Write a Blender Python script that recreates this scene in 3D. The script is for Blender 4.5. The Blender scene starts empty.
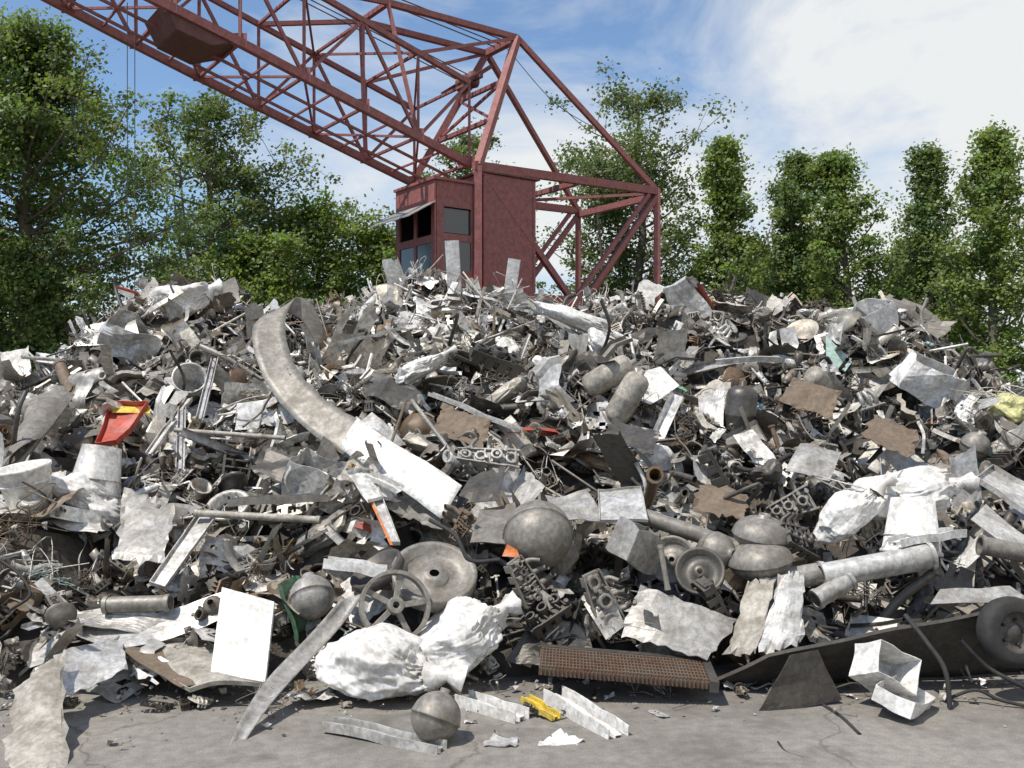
import bpy, bmesh, math, random
import numpy as np
from mathutils import Vector, Matrix, Euler, noise as mnoise
rs=np.random.RandomState(23); random.seed(5)
scene=bpy.context.scene
F=983.0; CH=1.7; HY=400.0
def S(px,py,Y): # survey point: bearing + distance -> metres
    if Y>6.05: Y=Y-min(.38,(Y-6.05)*.6)
    return np.array([(px-512)/F*Y, Y, CH+(HY-py)/F*Y])
# ---------------------------------------------------------------- heap terrain
CX=[-10,-8.5,-6.8,-6.0,-5.4,-4.6,-4.0,-3.2,-2.3,-1.4,-.8,.1,.9,1.75,2.4,3.15,4.4,4.95,5.6,6.2,7.0,8.5,10]
CZ=[0,.3,.9,1.5,2.2,2.85,2.95,2.75,2.75,2.82,2.9,2.88,2.75,2.65,2.75,2.65,2.78,2.5,2.1,1.6,1.1,.4,0]
def front(x): return np.interp(x,[-9,-5,-3,-1,1.5,3,5,9],[6.2,5.3,5.55,5.85,6.0,6.15,6.5,8.0])
def Hf(x,y):
    x=np.asarray(x,float); y=np.asarray(y,float)
    c=np.interp(x,CX,CZ); f=front(x)
    u=np.clip((y-f)/(12.4-f),0,1)**.8
    back=np.clip((17.5-y)/(17.5-13.4),0,1); back=back*back*(3-2*back)
    n=.14*np.sin(1.9*x+1.3*y+.4)+.12*np.sin(3.1*x-2.3*y+2)+.08*np.sin(5.2*x+3.7*y)+.06*np.sin(-7*x+6.1*y+1)
    h=c*u*back
    return np.where(h>0,h+n*np.clip(h*1.5,0,1),0)-.02
# ---------------------------------------------------------------- mesh helpers
class Geo:
    def __init__(s): s.v=[];s.f=[];s.sm=[];s.m=[];s.n=0
    def add(s,VF,smooth=False,mat=0,M=None):
        V,Fc=VF; V=np.asarray(V,float)
        if M is not None:
            M=np.array(M); V=V@M[:3,:3].T+M[:3,3]
        n=s.n; s.f+=[tuple(i+n for i in f) for f in Fc]
        s.v.append(V); s.n+=len(V); s.sm+=[smooth]*len(Fc); s.m+=[mat]*len(Fc); return s
    def verts(s): return np.concatenate(s.v)
    def obj(s,name,mats,M=None,solid=0,parent=None,bevel=0,center=True):
        V=s.verts(); me=bpy.data.meshes.new(name)
        off=np.zeros(3)
        if center and M is None and parent is None:
            off=V.mean(0); V=V-off
        me.from_pydata(V.tolist(),[],s.f)
        for m in (mats if isinstance(mats,(list,tuple)) else [mats]): me.materials.append(m)
        me.polygons.foreach_set('use_smooth',s.sm); me.polygons.foreach_set('material_index',s.m); me.update()
        o=bpy.data.objects.new(name,me); scene.collection.objects.link(o)
        if M is not None: o.matrix_world=Matrix(M)
        else: o.location=off
        if parent: o.parent=parent
        if solid:
            q=o.modifiers.new('s','SOLIDIFY'); q.thickness=solid; q.offset=0
        if bevel:
            q=o.modifiers.new('b','BEVEL'); q.width=bevel; q.segments=2; q.limit_method='ANGLE'
        return o
def T(loc=(0,0,0),rot=(0,0,0),sc=(1,1,1)):
    if isinstance(sc,(int,float)): sc=(sc,)*3
    return Matrix.LocRotScale(Vector([float(a) for a in loc]),Euler([math.radians(a) for a in rot]),Vector(sc))
def box(x,y,z):
    V=[(a*x/2,b*y/2,c*z/2) for a in(-1,1) for b in(-1,1) for c in(-1,1)]
    return V,[(0,1,3,2),(4,6,7,5),(0,4,5,1),(2,3,7,6),(0,2,6,4),(1,5,7,3)]
def lathe(prof,n=16):
    V=[];Fc=[]
    for r,z in prof:
        for i in range(n):
            a=2*math.pi*i/n; V.append((r*math.cos(a),r*math.sin(a),z))
    for j in range(len(prof)-1):
        for i in range(n):
            Fc.append((j*n+i,j*n+(i+1)%n,(j+1)*n+(i+1)%n,(j+1)*n+i))
    return V,Fc
def catm(P,k=6):
    P=np.asarray(P,float); Q=np.vstack([2*P[0]-P[1],P,2*P[-1]-P[-2]]); out=[]
    for i in range(1,len(Q)-2):
        for t in np.arange(k)/k:
            a,b,c,d=Q[i-1:i+3]
            out.append(.5*((2*b)+(c-a)*t+(2*a-5*b+4*c-d)*t*t+(3*b-a-3*c+d)*t**3))
    out.append(P[-1]); return np.array(out)
def sweep(path,prof,closed=True,caps=False,taper=None):
    P=np.asarray(path,float); n=len(P); m=len(prof); prof=np.asarray(prof,float)
    Tn=np.gradient(P,axis=0); Tn/=np.linalg.norm(Tn,axis=1)[:,None]+1e-9
    up=np.array([0,0,1.]) if abs(Tn[0][2])<.9 else np.array([1.,0,0])
    N=np.cross(up,Tn[0]); N/=np.linalg.norm(N); V=[]
    for i in range(n):
        N=N-Tn[i]*N.dot(Tn[i]); N/=np.linalg.norm(N)+1e-9; B=np.cross(Tn[i],N)
        s=1 if taper is None else taper[i]
        V.append(P[i]+s*(prof[:,:1]*N+prof[:,1:]*B))
    V=np.concatenate(V); Fc=[]
    for i in range(n-1):
        for j in range(m if closed else m-1):
            k=(j+1)%m; Fc.append((i*m+j,i*m+k,(i+1)*m+k,(i+1)*m+j))
    if caps: Fc+= [tuple(range(m))[::-1],tuple((n-1)*m+j for j in range(m))]
    return V,Fc
def circ(r,n=8): return [(r*math.cos(2*math.pi*i/n),r*math.sin(2*math.pi*i/n)) for i in range(n)]
def tri(x): return 2*np.abs(x/(2*np.pi)%1-.5)-.5
def crum(P,amp,freq,r,k=4):
    z=0
    for i in range(k):
        d=r.normal(size=P.shape[1]); d/=np.linalg.norm(d); f=freq*(1.6**i)*r.uniform(.7,1.3)
        z=z+amp/(1.5**i)*tri(P@d*f+r.uniform(0,6))
    return z
def grid(nu,nv,fn):
    V=[fn(i/(nu-1),j/(nv-1)) for i in range(nu) for j in range(nv)]
    Fc=[(i*nv+j,(i+1)*nv+j,(i+1)*nv+j+1,i*nv+j+1) for i in range(nu-1) for j in range(nv-1)]
    return np.array(V,float),Fc
def bar(p,q,w,h=None):
    h=h or w
    return sweep([p,q],[(-w/2,-h/2),(w/2,-h/2),(w/2,h/2),(-w/2,h/2)],caps=True)
def ico(sub):
    bm=bmesh.new(); bmesh.ops.create_icosphere(bm,subdivisions=sub,radius=1)
    V=np.array([v.co[:] for v in bm.verts]); Fc=[tuple(v.index for v in f.verts) for f in bm.faces]; bm.free(); return V,Fc
# ---------------------------------------------------------------- materials
def nd(nt,t,**k):
    n=nt.nodes.new(t)
    for a,b in k.items(): setattr(n,a,b)
    return n
def ramp(nt,fac,a,b,ca=(0,0,0,1),cb=(1,1,1,1)):
    r=nd(nt,'ShaderNodeValToRGB')
    if a>b: a,b,ca,cb=b,a,cb,ca
    r.color_ramp.elements[0].position=a; r.color_ramp.elements[1].position=b
    r.color_ramp.elements[0].color=ca; r.color_ramp.elements[1].color=cb; nt.links.new(fac,r.inputs[0]); return r.outputs[0]
def noise(nt,co,sc,det=6,dist=0,rough=.6):
    n=nd(nt,'ShaderNodeTexNoise'); n.inputs['Scale'].default_value=sc; n.inputs['Detail'].default_value=det
    n.inputs['Distortion'].default_value=dist; n.inputs['Roughness'].default_value=rough; nt.links.new(co,n.inputs['Vector']); return n.outputs['Fac']
def mix(nt,f,a,b,bt='MIX'):
    m=nd(nt,'ShaderNodeMix',data_type='RGBA',blend_type=bt)
    for s,v in ((m.inputs[0],f),(m.inputs[6],a),(m.inputs[7],b)):
        if isinstance(v,(int,float)): s.default_value=v
        elif isinstance(v,tuple): s.default_value=v if len(v)==4 else v+(1,)
        else: nt.links.new(v,s)
    return m.outputs[2]
def newmat(name):
    m=bpy.data.materials.new(name); m.use_nodes=True; nt=m.node_tree
    b=nt.nodes['Principled BSDF']; return m,nt,b
def scrap(name,col=None,metal=.3,rough=.45,dirt=.45,rust=.2,bump=.0,sc=1.0,dirtcol=(.13,.108,.082)):
    m,nt,b=newmat(name); co=nd(nt,'ShaderNodeTexCoord').outputs['Object']
    if col is None:
        at=nd(nt,'ShaderNodeAttribute',attribute_name='col'); c=at.outputs['Color']; nt.links.new(at.outputs['Alpha'],b.inputs['Metallic'])
    else: c=tuple(col)+(1,); b.inputs['Metallic'].default_value=metal
    n1=noise(nt,co,5*sc,4,.3,.72); n2=noise(nt,co,26*sc,3,.6)
    fine=ramp(nt,n2,.34,.64,(.66,.63,.585,1),(1.06,1.05,1.03,1))
    c=mix(nt,1.0,c,fine,'MULTIPLY')
    d=nd(nt,'ShaderNodeMath',operation='MULTIPLY'); d.inputs[1].default_value=dirt; nt.links.new(ramp(nt,n1,.46,.62),d.inputs[0])
    c=mix(nt,d.outputs[0],c,dirtcol+(1,))
    r=nd(nt,'ShaderNodeMath',operation='MULTIPLY'); r.inputs[1].default_value=rust; nt.links.new(ramp(nt,n1,.41,.33),r.inputs[0])
    c=mix(nt,r.outputs[0],c,(.15,.092,.052,1))
    nt.links.new(c,b.inputs['Base Color'])
    ro=nd(nt,'ShaderNodeMapRange'); ro.inputs[3].default_value=rough-.15; ro.inputs[4].default_value=rough+.3; nt.links.new(n1,ro.inputs[0]); nt.links.new(ro.outputs[0],b.inputs['Roughness'])
    if bump:
        bp=nd(nt,'ShaderNodeBump'); bp.inputs['Strength'].default_value=bump; bp.inputs['Distance'].default_value=.02; nt.links.new(n2,bp.inputs['Height']); nt.links.new(bp.outputs[0],b.inputs['Normal'])
    return m
MH=scrap('scrap_mixed',dirt=.55,rust=.35)
M_white=scrap('white_enamel',(.79,.785,.77),0,.45,.28,.1)
M_lgrey=scrap('aluminium_light',(.62,.615,.60),.35,.40,.5,.2)
M_grey=scrap('aluminium_dull',(.42,.41,.39),.35,.46,.5,.25)
M_conc=scrap('weathered_sheet',(.40,.375,.33),.1,.6,.6,.25)
M_dark=scrap('dark_casting',(.095,.09,.083),.4,.42,.5,.25)
M_belt=scrap('dark_sheet_steel',(.055,.05,.045),.1,.65,.4,.3,.1)
M_brown=scrap('brown_sheet',(.18,.135,.095),.1,.7,.4,.3)
M_rad=scrap('radiator_core',(.15,.095,.065),.2,.65,.6,.4)
M_steel=scrap('stained_steel',(.27,.255,.23),.3,.48,.6,.3)
M_sack=scrap('sack_plastic',(.76,.755,.74),0,.38,.6,.08,.0,1,(.36,.325,.28))
M_rub=scrap('rubber',(.025,.025,.025),0,.7,.12,0)
M_red=scrap('red_plastic',(.45,.06,.035),0,.45,.35,.1)
M_org=scrap('orange_plastic',(.62,.19,.05),0,.4,.4,0)
M_yel=scrap('yellow_plastic',(.7,.52,.07),0,.4,.3,.05)
M_ygr=scrap('yellow_green_plastic',(.55,.54,.25),0,.5,.3,.05)
M_teal=scrap('teal_paint',(.33,.46,.42),0,.5,.3,.1)
M_cran=scrap('red_oxide_paint',(.285,.095,.088),0,.6,.4,.4,.0,.5,(.19,.10,.09))
M_cran2=scrap('dark_red_paint',(.14,.048,.043),0,.6,.4,.4,.0,.35,(.08,.04,.035))
def glassmat():
    m,nt,b=newmat('dirty_glass'); b.inputs['Base Color'].default_value=(.05,.055,.055,1); b.inputs['Roughness'].default_value=.12; b.inputs['Specular IOR Level'].default_value=.8; return m
M_glass=glassmat()
def darkmat():
    m,nt,b=newmat('cab_interior'); b.inputs['Base Color'].default_value=(.02,.018,.018,1); b.inputs['Roughness'].default_value=.9; return m
M_int=darkmat()
def leafmat():
    m,nt,b=newmat('foliage'); at=nd(nt,'ShaderNodeAttribute',attribute_name='col').outputs['Color']
    nt.links.new(at,b.inputs['Base Color']); b.inputs['Roughness'].default_value=.5
    b.inputs['Specular IOR Level'].default_value=.35
    t=nd(nt,'ShaderNodeBsdfTranslucent'); tc=mix(nt,1.0,at,(1.7,1.75,.6,1),'MULTIPLY'); nt.links.new(tc,t.inputs[0])
    ms=nd(nt,'ShaderNodeMixShader'); ms.inputs[0].default_value=.42; nt.links.new(b.outputs[0],ms.inputs[1]); nt.links.new(t.outputs[0],ms.inputs[2])
    nt.links.new(ms.outputs[0],nt.nodes['Material Output'].inputs[0]); return m
M_leaf=leafmat()
def barkmat():
    m,nt,b=newmat('bark'); co=nd(nt,'ShaderNodeTexCoord').outputs['Object']
    nt.links.new(mix(nt,noise(nt,co,9,3),(.05,.04,.03,1),(.2,.17,.13,1)),b.inputs['Base Color']); b.inputs['Roughness'].default_value=.9; return m
M_bark=barkmat()
# ---------------------------------------------------------------- fast mesh
def fast(name,V,loops,tot,smooth,mats,matidx=None,col=None):
    me=bpy.data.meshes.new(name); me.vertices.add(len(V)); me.vertices.foreach_set('co',V.astype(np.float32).ravel())
    me.loops.add(len(loops)); me.loops.foreach_set('vertex_index',loops.astype(np.int32))
    st=np.concatenate([[0],np.cumsum(tot)[:-1]]).astype(np.int32)
    me.polygons.add(len(tot)); me.polygons.foreach_set('loop_start',st)
    try: me.polygons.foreach_set('loop_total',tot.astype(np.int32))
    except Exception: pass
    me.polygons.foreach_set('use_smooth',smooth.astype(bool))
    for m in mats: me.materials.append(m)
    if matidx is not None: me.polygons.foreach_set('material_index',matidx.astype(np.int32))
    me.update(calc_edges=True)
    if col is not None:
        a=me.attributes.new('col','FLOAT_COLOR','POINT'); a.data.foreach_set('color',col.astype(np.float32).ravel())
    o=bpy.data.objects.new(name,me); scene.collection.objects.link(o); return o
# ---------------------------------------------------------------- scrap prototypes
protos=[]
def reg(g,cat):
    V=g.verts(); tot=np.array([len(f) for f in g.f]); loops=np.array([i for f in g.f for i in f])
    protos.append(dict(V=V,l=loops,t=tot,s=np.array(g.sm),cat=cat))
r=rs
for i in range(18): # crumpled sheets
    a,b=r.uniform(.25,.65),r.uniform(.10,.33); k=r.uniform(-3,3); n=10
    V,Fc=grid(n,n-2,lambda u,v:((u-.5)*a,(v-.5)*b,0))
    V[:,:2]+=r.normal(0,.007,(len(V),2))
    am=r.uniform(.03,.12); V[:,2]+=crum(V[:,:2],am,r.uniform(7,18),r)
    if i%2: V[:,2]+=k*V[:,0]**2
    if i%4==3:
        m_=V[:,0]>0; x=V[m_,0].copy(); V[m_,0]=x*.3; V[m_,2]+=x*.9
    Fc=[f for f in Fc if not (r.rand()<.06)]
    reg(Geo().add((V,Fc),smooth=(i%3==0)),'sheet')
for i in range(10): # channels / profiles
    L=r.uniform(.4,1.1); w=r.uniform(.015,.055)
    shp=[[(-w,w),(-w,0),(w,0),(w,w)],[(-w,w),(-w,0),(w,0)],[(-w,-w),(0,-w),(0,w),(w,w)],[(-w,0),(w,0)],[(-w,w*.6),(-w,0),(w,0),(w,w*.6),(w*.6,w*.6)]][i%5]
    p=np.array([[x*L,0,0] for x in np.linspace(-.5,.5,7)]); p[:,1]+=r.uniform(-.15,.15)*np.sin(p[:,0]*3); p[:,2]+=r.uniform(-.8,.8)*np.abs(p[:,0])**1.5
    reg(Geo().add(sweep(p,shp,closed=False)),'bar')
for i in range(6): # plates with flange
    a,b=r.uniform(.2,.5),r.uniform(.12,.3); h=r.uniform(.02,.05)
    g=Geo(); prof=[(-b/2,h),(-b/2,0),(-b/6,r.uniform(-.01,.03)),(b/6,r.uniform(-.02,.01)),(b/2,0),(b/2,h)]
    p=np.array([[x*a,0,r.uniform(-.02,.02)] for x in np.linspace(-.5,.5,6)]); p[:,2]+=r.uniform(-1.4,1.4)*p[:,0]**2
    g.add(sweep(p,prof,closed=False)); reg(g,'sheet')
for i in range(5): # tubes
    L=r.uniform(.3,.9); rr=r.uniform(.012,.036)
    p=catm(np.array([[-L/2,0,0],[-L/6,r.uniform(-.05,.05),0],[L/6,r.uniform(-.1,.1)*(i%2),0],[L/2,r.uniform(-.3,.3)*(i%2),r.uniform(-.1,.1)]]),3)
    g=Geo().add(sweep(p,circ(rr,10)),True); g.add(sweep(p,circ(rr*.85,10)),True); g.add(lathe([(rr,0),(rr*1.5,0),(rr*1.5,.015),(rr,.015)],10),False,0,T(p[0],(0,90,0)))
    reg(g,'pipe')
for i in range(4): # rubber hoses
    P=np.cumsum(r.normal(0,.14,(6,3))*[1,1,.5]+np.array([.12,0,0]),0); P-=P.mean(0)
    reg(Geo().add(sweep(catm(P,5),circ(r.uniform(.01,.022),8)),True),'hose')
def ring(ro,ri,h,n=12): return lathe([(ri,0),(ri,h),(ro,h),(ro,0)],n)
def warpg(g,amp): # break the box regularity of a casting
    V=g.verts(); V=V+np.stack([amp*np.sin(V[:,1]*11+V[:,2]*9+k*2.1) for k in range(3)],1); V[:,1]*=(1+V[:,0]*r.uniform(-1.6,1.6)); g.v=[V]
for i in range(16): # castings: hollow cast housings with bores, bosses, ribs
    g=Geo(); a,b,c=r.uniform(.13,.3),r.uniform(.09,.17),r.uniform(.05,.11); w=.01
    def wall(L_,h,M):
        n=r.randint(2,5)
        for k in range(n): g.add(box(L_/n*.45,w,h),False,0,M@T((-L_/2+L_*(k+.5)/n,0,0)))
        g.add(box(L_,w*1.3,h*.22),False,0,M@T((0,0,h*.4))); g.add(box(L_,w*1.3,h*.22),False,0,M@T((0,0,-h*.4)))
    if i%4!=2:
        wall(a,c,T((0,b/2,0))); wall(a,c,T((0,-b/2,0))); wall(b*.92,c,T((a/2,0,0),(0,0,90))); wall(b*.92,c,T((-a/2,0,0),(0,0,90)))
    else: # round bell housing
        g.add(lathe([(b*.45,-c/2),(b*.7,c*.1),(a*.62,c/2),(a*.68,c/2),(a*.68,c/2+.012),(a*.58,c/2+.01),(b*.62,c*.1),(b*.4,-c/2)],16),True)
    nb=r.randint(1,4)
    for k in range(nb):
        ro=min(b*.42,a/(nb*2.2)); g.add(ring(ro,ro*.75,c*r.uniform(.8,1.5),14),True,0,T(((k-(nb-1)/2)*a/nb,0,-c*.5),(r.uniform(-15,15),0,0)))
    for k in range(5): g.add(box(w,b*.95,c*.5),False,0,T(((k-2)*a/5,0,-c*.25)))
    for k in range(r.randint(3,8)):
        g.add(lathe([(.012,0),(.012,.03),(.005,.03)],7),False,0,T((r.uniform(-a/2,a/2),r.choice([-1,1])*b*.5,r.uniform(-c/2,c/2)),(r.choice([-90,90]),0,0)))
    g.add(ring(.035,.025,.07,12),True,0,T((a/2,r.uniform(-.03,.03),0),(r.uniform(-30,30),90,0)))
    if i%3==0: g.add(lathe([(.001,.05),(.05,.045),(.075,.0),(.09,0),(.09,-.015)],14),True,0,T((-a/2-.02,0,0),(0,-90,0)))
    if i%3==1:
        for k in range(3): g.add(sweep(catm([[(k-1)*.07,b/2,0],[(k-1)*.07,b/2+.07,.02],[(k-1)*.05,b/2+.1,.09]],3),circ(.02,8)),True)
    warpg(g,.008)
    reg(g,'cast')
for i in range(3): # finned sink
    g=Geo(); a=r.uniform(.15,.35); n=10
    g.add(box(a,.14,.012))
    for k in range(n): g.add(box(.005,.138,.05),False,0,T(((k-(n-1)/2)*a/n,0,.032)))
    warpg(g,.006); reg(g,'cast')
for pr in ([(.02,.03),(.05,.03),(.06,.01),(.13,0),(.15,.04),(.17,.05),(.17,.06),(.14,.05)],
           [(.001,.1),(.06,.09),(.09,.05),(.1,0),(.1,-.06),(.08,-.1),(.001,-.12)],
           [(.03,0),(.1,0),(.1,.12),(.11,.12),(.11,.13),(.09,.13),(.09,.01)],
           [(.001,0),(.08,0),(.13,.09),(.14,.095),(.135,.1),(.08,.012),(.001,.012)],
           [(.04,-.02),(.12,-.02),(.12,0),(.1,.005),(.1,.02),(.12,.025),(.12,.045),(.04,.045),(.04,-.02)]):
    reg(Geo().add(lathe(pr,18),True),'round')
for i in range(3):
    R0=r.uniform(.04,.07); L=r.uniform(.15,.35)
    reg(Geo().add(lathe([(.001,-L/2-R0*.4),(R0*.6,-L/2-R0*.3),(R0,-L/2),(R0*1.03,-L/2+.01),(R0,-L/2+.02),(R0,L/2),(R0*.6,L/2+R0*.3),(.02,L/2+R0*.4),(.02,L/2+R0*.8)],14),True,0,T((0,0,0),(90,0,0))),'round')
for i in range(5): # crushed cans
    V,Fc=ico(3); V=np.sign(V)*np.abs(V)**.55; V*=np.array([r.uniform(.08,.18),r.uniform(.06,.13),r.uniform(.03,.08)])
    V+= (crum(V,.07,22,r,4))[:,None]*V/np.linalg.norm(V,axis=1)[:,None]
    reg(Geo().add((V,Fc)),'crush')
for i in range(6): # wire tangle
    g=Geo()
    for k in range(6):
        P=r.normal(0,.13,(7,3)); P[:,2]*=.5; g.add(sweep(catm(P,4),circ(r.uniform(.002,.006),3)),True)
    reg(g,'wire')
for i in range(8): # thin strip curls
    P=np.cumsum(r.normal(0,.08,(6,3))+np.array([.1,0,0]),0); P-=P.mean(0); w=r.uniform(.008,.024)
    reg(Geo().add(sweep(catm(P,4),[(-w,0),(w,0)],closed=False)),'strip')
for i in range(3):
    L=r.uniform(.6,1.2); reg(Geo().add(sweep([[-L/2,0,0],[0,r.uniform(-.05,.05),0.01],[L/2,0,0]],circ(.009,6),caps=True),True),'rod')
for i in range(6):
    V,Fc=ico(1); V=V*r.uniform(.3,1,3)*np.array([.04,.03,.015]); V+=r.normal(0,.004,V.shape); reg(Geo().add((V,Fc)),'frag')
for i in range(5):
    V,Fc=grid(5,3,lambda u,v:((u-.5)*.15,(v-.5)*.07,0)); V[:,2]+=r.normal(0,.014,len(V)); V[:,:2]+=r.normal(0,.01,(len(V),2)); reg(Geo().add((V,Fc)),'fragsheet')
cats={}
for i,p in enumerate(protos): cats.setdefault(p['cat'],[]).append(i)
def rotm(ax,ang): return np.array(Matrix.Rotation(ang,3,Vector(ax)))
def pickcol(cat,x,y,bright):
    q=r.rand(); zone = (x<-.9 and y>7.2) or (abs(x+.3)<1.5 and y>10.2) or (x>3 and y>8.5)
    if x>-.8 and y<10 and r.rand()<.32: q*=.55   # greasy engine scrap tipped in the middle / right
    j=r.uniform(.8,1.18)
    if cat=='hose': return [.03,.03,.03,0]
    if cat=='cast':
        c=(.08,.074,.066) if q<.34 else ((.19,.172,.148) if q<.56 else ((.36,.35,.33) if q<.82 else ((.56,.555,.54) if q<.92 else (.17,.11,.068)))); m=.4
    elif cat in('frag','round','pipe','wire','crush','rod'):
        c=(.085,.08,.072) if q<.24 else ((.22,.20,.175) if q<.42 else ((.40,.39,.37) if q<.68 else ((.66,.655,.64) if q<.89 else (.18,.125,.08)))); m=.3
    else:
        c=(.10,.094,.085) if q<.13 else ((.25,.235,.21) if q<.32 else ((.43,.42,.40) if q<.56 else ((.64,.635,.62) if q<.78 else ((.82,.815,.80) if q<.91 else (.24,.185,.13))))); m=.25
    if (zone and r.rand()<.3 and cat!='cast') or r.rand()<bright: c=(.74,.74,.73)
    tw=r.uniform(-.02,.06); c=(c[0]*(1+tw),c[1],c[2]*(1-tw*1.6))
    if r.rand()<.009: c=[(.07,.25,.38),(.42,.08,.05),(.6,.42,.08),(.15,.32,.2),(.32,.45,.43)][r.randint(5)]; m=0
    return [min(.86,c[0]*j),min(.86,c[1]*j),min(.86,c[2]*j),m*r.uniform(.2,1.5)]
def scatter(name,n,posf,weights,scf,tilt,sink=0.0,bright=0.0):
    Vs=[];Ls=[];Ts=[];Ss=[];Cs=[];off=0
    names=list(weights); w=np.array([weights[k] for k in names],float); w/=w.sum()
    for i in range(n):
        x,y=posf()
        cat=names[r.choice(len(names),p=w)]; p=protos[cats[cat][r.randint(len(cats[cat]))]]
        e=.15; z=float(Hf(x,y)); nx=-(float(Hf(x+e,y))-z)/e; ny=-(float(Hf(x,y+e))-z)/e
        n_=Vector((nx,ny,1)).normalized()
        Q=np.array(Vector((0,0,1)).rotation_difference(n_).to_matrix())
        tl=tilt*(.6 if cat in('rod','bar') else 1)
        a0=r.uniform(0,6.28)
        Rm=Q@rotm((math.cos(a0),math.sin(a0),0),r.normal(0,tl))@rotm((0,0,1),r.uniform(0,6.28))
        if cat in('cast','round','crush') and r.rand()<.5: Rm=Rm@rotm((1,0,0),r.choice([1.57,3.14,-1.57]))
        s=scf()
        if y<6.9: s=min(s,.95)
        sx=np.array([1,1,1.]) if cat in('round','wire') else r.uniform(.75,1.25,3)
        V=(p['V']*sx)@(Rm.T*s)+np.array([x,y,max(z,0.0)+r.uniform(-.08,.14)*min(1,s)-sink])
        mn=V[:,2].min()
        if mn<.003: V[:,2]+=(.003-mn) if z<.1 else 0
        Vs.append(V);Ls.append(p['l']+off);Ts.append(p['t']);Ss.append(p['s']); Cs.append(np.tile(pickcol(cat,x,y,bright),(len(V),1))); off+=len(V)
    return fast(name,np.concatenate(Vs),np.concatenate(Ls),np.concatenate(Ts),np.concatenate(Ss),[MH],None,np.concatenate(Cs))
def posheap():
    while True:
        y=r.uniform(4.9,16.5); x=r.uniform(-9,9)
        if y<float(front(x))-.02: continue
        if y>13.6 and r.rand()<.7: continue
        if abs(x)>.56*y+.6 and r.rand()<.7: continue
        if float(Hf(x,y))<.05 and r.rand()<.6: continue
        return x,y
W1=dict(sheet=30,bar=13,pipe=6,cast=22,round=6,crush=5,wire=4,strip=10,rod=4,hose=3)
heap=bpy.data.objects.new('scrap_metal_heap',None); scene.collection.objects.link(heap)
def par(o,p): o.parent=p; return o
par(scatter('large_pieces',4200,posheap,W1,lambda:float(np.clip(r.lognormal(-.12,.36),.45,1.6)),.75),heap)
par(scatter('small_pieces',5000,posheap,dict(sheet=18,bar=9,pipe=6,cast=20,round=4,crush=4,wire=6,strip=12,fragsheet=15,frag=5),lambda:r.uniform(.3,.6),1.0,-.05),heap)
def poscrest(): return float(r.normal(-.5,1.0)),float(r.uniform(8.8,12.4))
par(scatter('foil_and_wire_tangle',400,poscrest,dict(wire=22,strip=34,bar=12,sheet=20,rod=6),lambda:r.uniform(.5,1.1),1.0,-.06,.5),heap)
def posdeb():
    while True:
        x=r.uniform(-5,6); d=abs(r.normal(0,.4)); y=float(front(x))+.1-d
        if y>3.8: return x,y
deb=scatter('ground_debris',1200,posdeb,dict(frag=64,fragsheet=24,wire=1,strip=4,cast=2,sheet=1,rod=1),lambda:r.uniform(.12,.5),.35)
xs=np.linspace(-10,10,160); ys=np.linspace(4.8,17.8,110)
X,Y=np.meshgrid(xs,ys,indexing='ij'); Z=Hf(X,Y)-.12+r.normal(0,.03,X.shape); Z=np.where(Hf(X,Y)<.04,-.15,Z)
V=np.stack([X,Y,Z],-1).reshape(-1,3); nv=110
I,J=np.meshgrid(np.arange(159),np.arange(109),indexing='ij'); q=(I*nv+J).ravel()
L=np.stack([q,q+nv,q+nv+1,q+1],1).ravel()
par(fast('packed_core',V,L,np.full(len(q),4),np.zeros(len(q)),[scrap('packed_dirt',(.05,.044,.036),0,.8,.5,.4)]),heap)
# ---------------------------------------------------------------- ground
def groundmat():
    m,nt,b=newmat('concrete_yard'); co=nd(nt,'ShaderNodeTexCoord').outputs['Object']
    a=noise(nt,co,.7,5,.4); f=noise(nt,co,14,5); g=noise(nt,co,120,2)
    c=mix(nt,ramp(nt,a,.35,.65),(.19,.172,.148,1),(.275,.255,.222,1)); c=mix(nt,1.0,c,ramp(nt,f,.3,.7,(.72,.71,.7,1),(1.1,1.1,1.1,1)),'MULTIPLY')
    c=mix(nt,1.0,c,ramp(nt,g,.3,.65,(.7,.7,.7,1),(1.1,1.1,1.1,1)),'MULTIPLY')
    v=nd(nt,'ShaderNodeTexVoronoi',feature='DISTANCE_TO_EDGE'); v.inputs['Scale'].default_value=.45
    wn=nd(nt,'ShaderNodeTexNoise'); wn.inputs['Scale'].default_value=3; wn.inputs['Detail'].default_value=5; nt.links.new(co,wn.inputs['Vector'])
    va=nd(nt,'ShaderNodeVectorMath',operation='MULTIPLY_ADD'); va.inputs[1].default_value=(.5,.5,.5); nt.links.new(wn.outputs['Color'],va.inputs[0]); nt.links.new(co,va.inputs[2]); nt.links.new(va.outputs[0],v.inputs['Vector'])
    ck=ramp(nt,v.outputs['Distance'],.0,.006,(.4,.38,.35,1),(1,1,1,1)); c=mix(nt,.7,c,ck,'MULTIPLY')
    st=ramp(nt,noise(nt,co,1.9,5,1),.50,.70,(0,0,0,1),(.7,.7,.7,1)); c=mix(nt,st,c,(.095,.085,.072,1))
    nt.links.new(c,b.inputs['Base Color']); b.inputs['Roughness'].default_value=.9
    bp=nd(nt,'ShaderNodeBump'); bp.inputs['Strength'].default_value=.4; bp.inputs['Distance'].default_value=.015; nt.links.new(f,bp.inputs['Height']); nt.links.new(bp.outputs[0],b.inputs['Normal'])
    return m
Geo().add(([(-400,-100,0),(400,-100,0),(400,700,0),(-400,700,0)],[(0,1,2,3)])).obj('ground',groundmat(),M=Matrix())
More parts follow.
